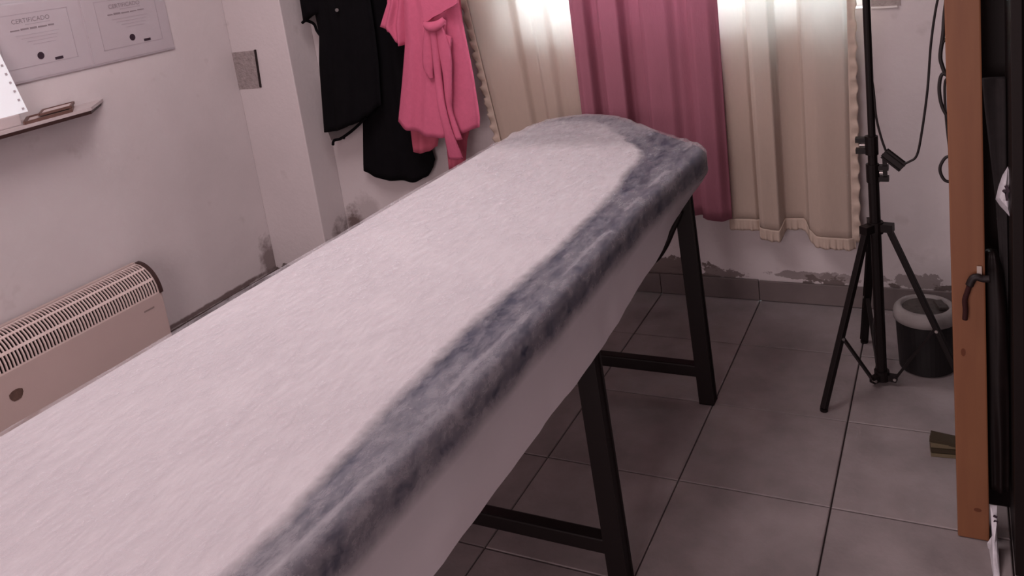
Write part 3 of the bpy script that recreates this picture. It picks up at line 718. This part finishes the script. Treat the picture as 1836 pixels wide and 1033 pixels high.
# convector heater
M_heat = mat('warm_white_enamel', (0.48, 0.37, 0.345), rough=.4, spec=.4, var=.06, vscale=3)
M_hbar = mat('grille_enamel', (0.62, 0.50, 0.47), rough=.35, spec=.4)
M_hdark = mat('heater_cavity', (0.02, 0.01, 0.01), rough=.8)
M_hcap = mat('dark_brown_plastic', (0.045, 0.022, 0.02), rough=.45)
XHB = XW + .06; XHF = XW + .40
hb_ = at(237, 470, 0, XHB); hf_ = at(290, 523, 0, XHF)
HY1 = (hb_.y + hf_.y) / 2; ZH1, ZH0 = hb_.z, hf_.z; HY0 = HY1 - 2.45
ht = thing('convector_heater', ((XHB + XHF) / 2, (HY0 + HY1) / 2, .12), 'beige convector heater with a curved slotted grille, by the left wall', 'heater')
def arc(t, off=0.0):   # quarter curve from the back top to the front
    a = t * math.pi / 2
    rx, rz = XHF - XHB - .08, ZH1 - ZH0
    cx_, cz = XHB + .08, ZH0
    if t < 0: return Vector((XHB, 0, ZH1))
    return Vector((cx_ + (rx + off) * math.sin(a), 0, cz + (rz + off) * math.cos(a)))
obj('front_panel', nbox(XHF - .05, XHF, HY0, HY1, .14, ZH0 + .01, bev=.008), M_heat, parent=ht)
obj('back_panel', nbox(XHB, XHB + .05, HY0, HY1, .14, ZH1 + .0, bev=.008), M_heat, parent=ht)
obj('end_panel', nbox(XHB + .05, XHF - .05, HY1 - .03, HY1 - .004, .14, ZH0), M_heat, parent=ht)
V = []; F = []
for k in range(13):
    p = arc(k / 12, -.03)
    for y in (HY0, HY1 - .02): V.append(Vector((p.x, y, p.z)))
for k in range(12): F.append((2 * k, 2 * k + 1, 2 * k + 3, 2 * k + 2))
obj('cavity', (V, F), M_hdark, parent=ht)
bm = bmesh.new()
def arc_strip(bm, t0, t1, y0, y1, th=.014, n_=6):
    ring = []
    for k in range(n_ + 1):
        t = lerp(t0, t1, k / n_); a, b = arc(t, 0), arc(t, -th)
        ring.append([bm.verts.new((a.x, y0, a.z)), bm.verts.new((a.x, y1, a.z)), bm.verts.new((b.x, y1, b.z)), bm.verts.new((b.x, y0, b.z))])
    for r0, r1 in zip(ring, ring[1:]):
        for q in range(4): bm.faces.new((r0[q], r0[(q + 1) % 4], r1[(q + 1) % 4], r1[q]))
    bm.faces.new(ring[0]); bm.faces.new(ring[-1][::-1])
for t0, t1 in ((0, .05), (.30, .355), (.62, .68), (.97, 1.0)): arc_strip(bm, t0, t1, HY0, HY1 - .03, n_=2)
NS = 72; pitch = (HY1 - .04 - HY0) / NS
for k in range(NS + 1): arc_strip(bm, .03, .99, HY0 + k * pitch, HY0 + k * pitch + pitch * .37)
obj('grille', bm, M_hbar, parent=ht, kind='stuff')
bm = bmesh.new()
ring = []
for k in range(15):
    t = lerp(-.0, 1.0, k / 14); a, b = arc(t, .012), arc(t, -.05); ring.append([bm.verts.new((a.x, HY1 - .03, a.z)), bm.verts.new((a.x, HY1 + .012, a.z)), bm.verts.new((b.x, HY1 + .012, b.z)), bm.verts.new((b.x, HY1 - .03, b.z))])
for r0, r1 in zip(ring, ring[1:]):
    for q in range(4): bm.faces.new((r0[q], r0[(q + 1) % 4], r1[(q + 1) % 4], r1[q]))
bm.faces.new(ring[0]); bm.faces.new(ring[-1][::-1])
obj('end_cap', bm, M_hcap, parent=ht)
kp = at(30, 708, 0, XHF + .004)
obj('worn_spot', outline_plate([kp + Vector((0, .062 * math.cos(a) * (1 + .12 * math.sin(3 * a)), .055 * math.sin(a) * (1 + .1 * math.cos(2 * a)))) for a in [q * .5236 for q in range(12)]], (-1, 0, 0), .006), mat('rust_brown', (.13, .075, .06), rough=.8, var=.4, vscale=60), parent=ht)
lb = at(268, 555, 0, XHF + .003); obj('badge', nbox(lb.x - .004, lb.x, lb.y - .06, lb.y + .06, lb.z - .008, lb.z + .008), mat('grey_badge', (.25, .19, .18)), parent=ht)
for y in (HY0 + .4, HY1 - .4): obj('foot', nbox(XHB + .02, XHF + .08, y - .05, y + .05, 0, .14, bev=.01), M_hcap, parent=ht)

# ---------------------------------------------------------------- light stand
TX, TY = 2.195, 1.605
ls = thing('light_stand', (TX, TY, 0), 'black tripod light stand beside the right cream curtain', 'light stand')
M_stand = mat('black_anodised', (0.0065, 0.004, 0.004), rough=.45, spec=.22)
M_riv = mat('steel_rivet', (.55, .52, .5), rough=.3, metal=1)
def tb_(name, a, b, r, seg=14, parent=ls): return obj(name, tube(bmesh.new(), [a, b], r, seg), M_stand, parent=parent, smooth=False)
tb_('lower_pole', (TX, TY, .06), (TX + .002, TY, 1.76), .040)
tb_('middle_pole', (TX + .002, TY, 1.70), (TX + .005, TY, 2.02), .034)
tb_('upper_pole', (TX + .005, TY, 1.95), (TX + .012, TY, 4.6), .027)
def clamp(z, side):
    bm = bmesh.new(); tube(bm, [(TX, TY, z - .07), (TX, TY, z + .07)], .047, 14); c = obj('clamp', bm, M_stand, parent=ls)
    bm = bmesh.new(); box(bm, min(TX + side * .04, TX + side * .11), max(TX + side * .04, TX + side * .11), TY - .03, TY + .03, z - .06, z - .025); box(bm, min(TX + side * .04, TX + side * .11), max(TX + side * .04, TX + side * .11), TY - .03, TY + .03, z + .025, z + .06)
    if side > 0: beam(bm, (TX + .085, TY, z - .02), (TX + .085, TY, z + .11), .03, .03)
    obj('clamp_lever', bm, M_stand, parent=c)
    obj('bolt', tube(bmesh.new(), [(TX + side * .03, TY - .0, z), (TX + side * .085, TY, z)], .012, 8), M_riv, parent=c)
clamp(1.95, -1); clamp(1.735, 1)
hz = 1.31
bm = bmesh.new(); tube(bm, [(TX, TY, hz - .05), (TX, TY, hz + .04)], .058, 16)
feet = [Vector((1.822, 1.10, 0)), Vector((2.008, 2.24, 0)), Vector((2.80, 1.50, 0))]
for f in feet:
    d = Vector((f.x - TX, f.y - TY, 0)).normalized(); box_a = Vector((TX, TY, hz)) + d * .03; beam(bm, box_a, Vector((TX, TY, hz)) + d * .13, .07, .06)
obj('hub', bm, M_stand, parent=ls)
bm = bmesh.new(); tube(bm, [(TX, TY, .03), (TX, TY, .11)], .056, 16)
for f in feet:
    d = Vector((f.x - TX, f.y - TY, 0)).normalized(); beam(bm, Vector((TX, TY, .06)) + d * .03, Vector((TX, TY, .06)) + d * .11, .05, .05)
obj('collar', bm, M_stand, parent=ls)
for f in feet:
    d = Vector((f.x - TX, f.y - TY, 0)).normalized(); top = Vector((TX, TY, hz - .02)) + d * .10; bt = f + Vector((0, 0, .02))
    lg = obj('leg', beam(bmesh.new(), top, bt, .048, .04, bev=.006), M_stand, parent=ls)
    obj('foot', tube(bmesh.new(), [bt, f], .030, 10), M_stand, parent=lg)
    j = top.lerp(bt, .60); c0 = Vector((TX, TY, .06)) + d * .10
    br = obj('brace', beam(bmesh.new(), j - d * .02, c0, .034, .018), M_stand, parent=ls)
    side = Vector((-d.y, d.x, 0))
    for q in (j, c0, top):
        s_ = side if side.y < 0 else -side
        obj('rivet', tube(bmesh.new(), [q, q + s_ * .032], .012, 8), M_riv, parent=lg)
# lamp cord with inline switch
M_cord = mat('black_rubber', (0.014, 0.010, 0.010), rough=.6)
yc = 1.60
cord = thing('lamp_cord', (2.4, yc, 1.7), 'thin black cord with an inline switch hanging beside the light stand', 'cord')
s1 = [at(1559, 118, 1, yc), at(1566, 160, 1, yc), at(1571, 210, 1, yc), at(1581, 250, 1, yc), at(1592, 280, 1, yc)]
s2 = [at(1614, 296, 1, yc), at(1630, 290, 1, yc), at(1644, 278, 1, yc), at(1653, 235, 1, yc), at(1663, 160, 1, yc), at(1669, 80, 1, yc), at(1678, 15, 1, yc), at(1690, -40, 1, yc), at(1700, -120, 1, yc)]
obj('cable', tube(bmesh.new(), spline(s1, 8), .0085, 8), M_cord, parent=cord, smooth=True)
obj('cable', tube(bmesh.new(), spline(s2, 8), .0085, 8), M_cord, parent=cord, smooth=True)
sa, sb = at(1589, 277, 1, yc), at(1615, 297, 1, yc)
obj('switch', beam(bmesh.new(), sa, sb, .042, .046, up=(0, 1, 0), bev=.018), M_cord, parent=cord)
# cords beside the post
yq = .35
cq = thing('hanging_cable', (2.7, yq, 1.6), 'looping black cables hanging beside the left edge of the pine post', 'cable')
for pts, r in (([(1705, -60), (1694, 22), (1691, 60), (1686, 100), (1690, 120), (1696, 135)], .011), ([(1700, 68), (1691, 75), (1686, 95), (1689, 118), (1700, 140)], .009), ([(1700, 130), (1688, 135), (1684, 160), (1689, 190), (1702, 215)], .010), ([(1702, 140), (1694, 150), (1696, 210), (1706, 300)], .007), ([(1706, 280), (1695, 283), (1686, 298), (1687, 312), (1695, 324), (1708, 326)], .009)):
    obj('loop', tube(bmesh.new(), spline([at(x, y, 1, yq) for x, y in pts], 7), r, 8), M_cord, parent=cq, smooth=True)
# thin cord on the floor by the stand
fc = spline([(TX - .055, TY + .22, .80), (TX - .03, TY + .20, .58), (TX - .06, TY + .14, .42), (TX - .055, TY + .10, .22), (TX - .035, TY + .02, .09)], 8)
obj('wire', tube(bmesh.new(), fc, .006, 6), M_cord, parent=ls, smooth=True)

# ---------------------------------------------------------------- bucket
BX, BY = 2.505, 1.95
bk = thing('paint_bucket', (BX, BY, 0), 'dark round bucket with a pale grey ring lid, behind the light stand', 'bucket')
M_bk = mat('dark_bucket_plastic', (0.008, 0.0065, 0.007), rough=.5, spec=.3)
M_lid = mat('grey_lid_plastic', (0.24, 0.215, 0.21), rough=.55, var=.12, vscale=20)
M_lidc = mat('mottled_dark_lid_centre', (0.075, 0.06, 0.055), rough=.8, var=.5, vscale=70)
obj('body', lathe(bmesh.new(), BX, BY, [(0, .0), (.19, .0), (.205, .012), (.222, .43), (.0, .43)]), M_bk, parent=bk, smooth=False)
obj('lid', lathe(bmesh.new(), BX, BY, [(.225, .425), (.236, .43), (.238, .470), (.230, .505), (.210, .528), (.186, .536), (.174, .530), (.170, .505), (.0, .505)]), M_lid, parent=bk, smooth=True)
obj('lid_centre', lathe(bmesh.new(), BX, BY, [(0, .512), (.168, .512), (.168, .506)]), M_lidc, parent=bk)
a_ = at(1688, 545, 2, .545); obj('lid_clip', beam(bmesh.new(), (a_.x - .03, a_.y + .05, .545), (a_.x + .015, a_.y - .06, .535), .06, .02), M_lidc, parent=bk)

# ---------------------------------------------------------------- right side: post, cabinet, bags
M_pine = bpy.data.materials.new('pine_wood'); M_pine.use_nodes = True; N = M_pine.node_tree; n = N.nodes; L = N.links; b = n['Principled BSDF']
b.inputs['Roughness'].default_value = .6
geo = n.new('ShaderNodeNewGeometry'); mp = n.new('ShaderNodeMapping'); mp.inputs['Scale'].default_value = (14, 14, 1.2); L.new(geo.outputs['Position'], mp.inputs['Vector'])
no = n.new('ShaderNodeTexNoise'); no.inputs['Scale'].default_value = 2.5; no.inputs['Detail'].default_value = 6; no.inputs['Distortion'].default_value = .6; L.new(mp.outputs[0], no.inputs['Vector'])
rp = n.new('ShaderNodeValToRGB'); rp.color_ramp.elements[0].position = .25; rp.color_ramp.elements[0].color = (.150, .052, .019, 1); rp.color_ramp.elements[1].position = .75; rp.color_ramp.elements[1].color = (.190, .074, .028, 1)
L.new(no.outputs['Fac'], rp.inputs['Fac']); L.new(rp.outputs[0], b.inputs['Base Color'])
PX0, PX1, PY0, PY1 = 2.722, 2.888, -.055, .10
post = thing('pine_post', ((PX0 + PX1) / 2, .02, 0), 'orange pine post standing beside the black cabinet', 'post')
obj('timber', nbox(PX0, PX1, PY0, PY1, 0, ZC - .002, bev=.008), M_pine, parent=post)
M_knot = mat('dark_knot', (.10, .030, .012), rough=.7)
for (x, y, rx, rz) in ((1727, 632, .012, .024), (1753, 915, .02, .012)):
    k = at(x, y, 1, PY0 - .002); obj('knot', outline_plate([k + Vector((rx * math.cos(q * .5236), 0, rz * math.sin(q * .5236))) for q in range(12)], (0, 1, 0), .006), M_knot, parent=post)
M_cab = mat('black_brown_laminate', (0.0065, 0.0035, 0.0032), rough=.5, spec=.15)
CX0 = 3.006
cb_ = thing('black_cabinet', (3.7, .6, 0), 'tall black-brown cabinet filling the right edge of the picture', 'cabinet')
obj('side_panel', nbox(CX0, CX0 + .05, -.30, 1.5, 0, 5.6, bev=.005), M_cab, parent=cb_)
obj('body', nbox(CX0 + .05, 4.55, -.27, 1.5, 0, 5.6), M_cab, parent=cb_)
for x0, x1 in ((CX0 + .055, 3.79), (3.80, 4.54)):
    d = obj('door', nbox(x0, x1, -.30, -.272, .12, 5.5, bev=.006), M_cab, parent=cb_)
    obj('handle', tube(bmesh.new(), [((x1 if x0 < 3.5 else x0) + (-.06 if x0 < 3.5 else .06), -.33, 2.4), ((x1 if x0 < 3.5 else x0) + (-.06 if x0 < 3.5 else .06), -.33, 2.9)], .015, 8), M_rod, parent=d)
obj('dark_void_panel', nbox(2.84, CX0, .30, .34, 0, 5.6), M_cab, parent=cb_)  # added black panel standing in for the dark void beside the post
# things hanging in the gap between post and cabinet
M_gcloth = mat('charcoal_cloth', (0.030, 0.025, 0.026), rough=.9, var=.3, vscale=25)
M_bbag = mat('black_nylon', (0.012, 0.007, 0.007), rough=.55, var=.3, vscale=25)
yg = .16
gc = garment(px([((1760, 142), (1816, 136)), ((1766, 200), (1816, 200)), ((1785, 360), (1816, 360)), ((1792, 460), (1816, 460)), ((1806, 600), (1818, 600)), ((1812, 900), (1820, 900))], yg), [(0, .3), (1, .3)], yg, .05, [(.012, 2, 0, 2)], nx=20, nr=50, seed=11)
gc = ([Vector((min(v.x, CX0 - .004), v.y, v.z)) for v in gc[0]], gc[1])
o = obj('charcoal_cloth', gc, M_gcloth, base=(2.96, yg, .3), smooth=True); tag(o, 'charcoal cloth hanging in the gap between pine post and black cabinet', 'cloth')
yb = .05
bag = thing('black_bag', (2.93, yb, .2), 'black bag with a dark red strap hanging from the pine post', 'bag')
gb_ = garment(px([((1768, 452), (1788, 452)), ((1762, 470), (1795, 470)), ((1760, 500), (1800, 500)), ((1764, 560), (1806, 560)), ((1768, 700), (1812, 700)), ((1774, 900), (1812, 900))], yb), [(0, .28), (1, .28)], yb + .03, .05, [(.01, 2, 0, 1)], nx=20, nr=40, seed=12)
gb_ = ([Vector((min(max(v.x, PX1 + .002), CX0 - .006), v.y, v.z)) for v in gb_[0]], gb_[1])
obj('body', gb_, M_bbag, parent=bag, smooth=True)
ysr = PY0 - .03
hp = spline([at(1775, 500, 1, ysr), at(1762, 500, 1, ysr), at(1752, 497, 1, ysr), at(1744, 500, 1, ysr), at(1738, 512, 1, ysr)], 6)
obj('handle', tube(bmesh.new(), hp, .021, 8), M_bbag, parent=bag, smooth=True)
M_red = mat('dark_red_webbing', (0.022, 0.003, 0.003), rough=.8)
rp_ = spline([at(1741, 503, 1, ysr), at(1735, 522, 1, ysr), at(1730, 538, 1, ysr), at(1731, 556, 1, ysr), at(1730, 573, 1, ysr)], 6)
obj('strap', tube(bmesh.new(), rp_, .014, 8), M_red, parent=bag, smooth=True)
obj('tag', nbox(*(lambda p: (p.x - .012, p.x + .012, p.y - .006, p.y + .006, p.z - .03, p.z + .03))(at(1756, 487, 1, PY0 - .012)), bev=.002), mat('pale_tag', (.40, .34, .30)), parent=bag)
# printed white plastic bags
M_pl = mat('white_plastic_film', (0.62, 0.60, 0.64), rough=.35, spec=.5, var=.25, vscale=30, bump=.6, bscale=30)
def crumple(name, pts, label, marks, thick, nrm=(0, 1, 0)):
    r = thing(name, min(pts, key=lambda p: p.z), label, 'plastic bag', 'white plastic bags beside the cabinet')
    c = sum(pts, Vector()) / len(pts); bm = bmesh.new(); nv = Vector(nrm)
    ring = [bm.verts.new(p + nv * random.uniform(-.008, .008)) for p in pts]; f = bm.verts.new(c - nv * thick); bk_ = bm.verts.new(c + nv * thick)
    mids = [bm.verts.new(p.lerp(c, .45) - nv * thick * random.uniform(.5, 1.1)) for p in pts]
    m = len(pts)
    for k in range(m):
        k2 = (k + 1) % m; bm.faces.new((ring[k], ring[k2], mids[k2], mids[k])); bm.faces.new((mids[k], mids[k2], f)); bm.faces.new((ring[k2], ring[k], bk_))
    obj('film', bm, M_pl, parent=r)
    for a, b in marks: obj('print', beam(bmesh.new(), a, b, .014, .004, up=nrm), M_ink2, parent=r)
yw = -.02
mk = [(at(1803, 333, 1, yw - .045), at(1809, 345, 1, yw - .045)), (at(1798, 341, 1, yw - .045), at(1804, 346, 1, yw - .045)), (at(1804, 345, 1, yw - .045), at(1806, 360, 1, yw - .045))]
crumple('plastic_bag', [at(x, y, 1, yw) for x, y in [(1807, 298), (1811, 312), (1811, 350), (1811, 389), (1803, 380), (1793, 370), (1785, 358), (1790, 335), (1797, 315)]], 'crumpled white printed plastic bag tucked high beside the cabinet', mk, .03)
def fp_(x, y, Y): return at(x, y, 1, Y)
low = [fp_(1775, 905, -.04), fp_(1788, 908, -.04), fp_(1789, 960, -.10), (lambda p: Vector((p.x, p.y, .004)))(at(1793, 1040, 2, 0)), (lambda p: Vector((p.x, p.y, .004)))(at(1782, 1040, 2, 0)), fp_(1773, 990, -.12), fp_(1770, 975, -.10), fp_(1780, 962, -.09), fp_(1778, 930, -.06)]
mk = [(fp_(1781, 925, -.10), fp_(1788, 928, -.10)), (fp_(1782, 934, -.10), fp_(1789, 937, -.10)), (fp_(1785, 950, -.12), fp_(1789, 951, -.12))]
crumple('plastic_bag', low, 'white printed plastic bag slumped on the floor at the foot of the post', mk, .025, nrm=(-.2, .97, .1))
# small sticks on the floor beside the post
M_olive = mat('olive_slat', (0.14, 0.11, 0.065), rough=.7, var=.2, vscale=30)
M_olived = mat('dark_olive_edge', (0.035, 0.024, 0.012), rough=.7)
pb = thing('slat_bundle', (2.68, .80, 0), 'small bundle of olive slats lying on the floor behind the pine post', 'slats')
pA = at(1668, 806, 2, .02); pB = at(1716, 808, 2, .02)
for k, (dz, dy, m_) in enumerate(((.012, 0, M_olive), (.045, .0, M_olived), (.075, .01, M_olive), (.105, .03, M_olived))):
    obj('slat', beam(bmesh.new(), pA + Vector((0, dy, dz - .02)), pB + Vector((.12, dy - (.0 if k < 3 else .05), dz - .02 - (.0 if k < 3 else .02))), .10, .026, up=(0, 0, 1)), m_, parent=pb)
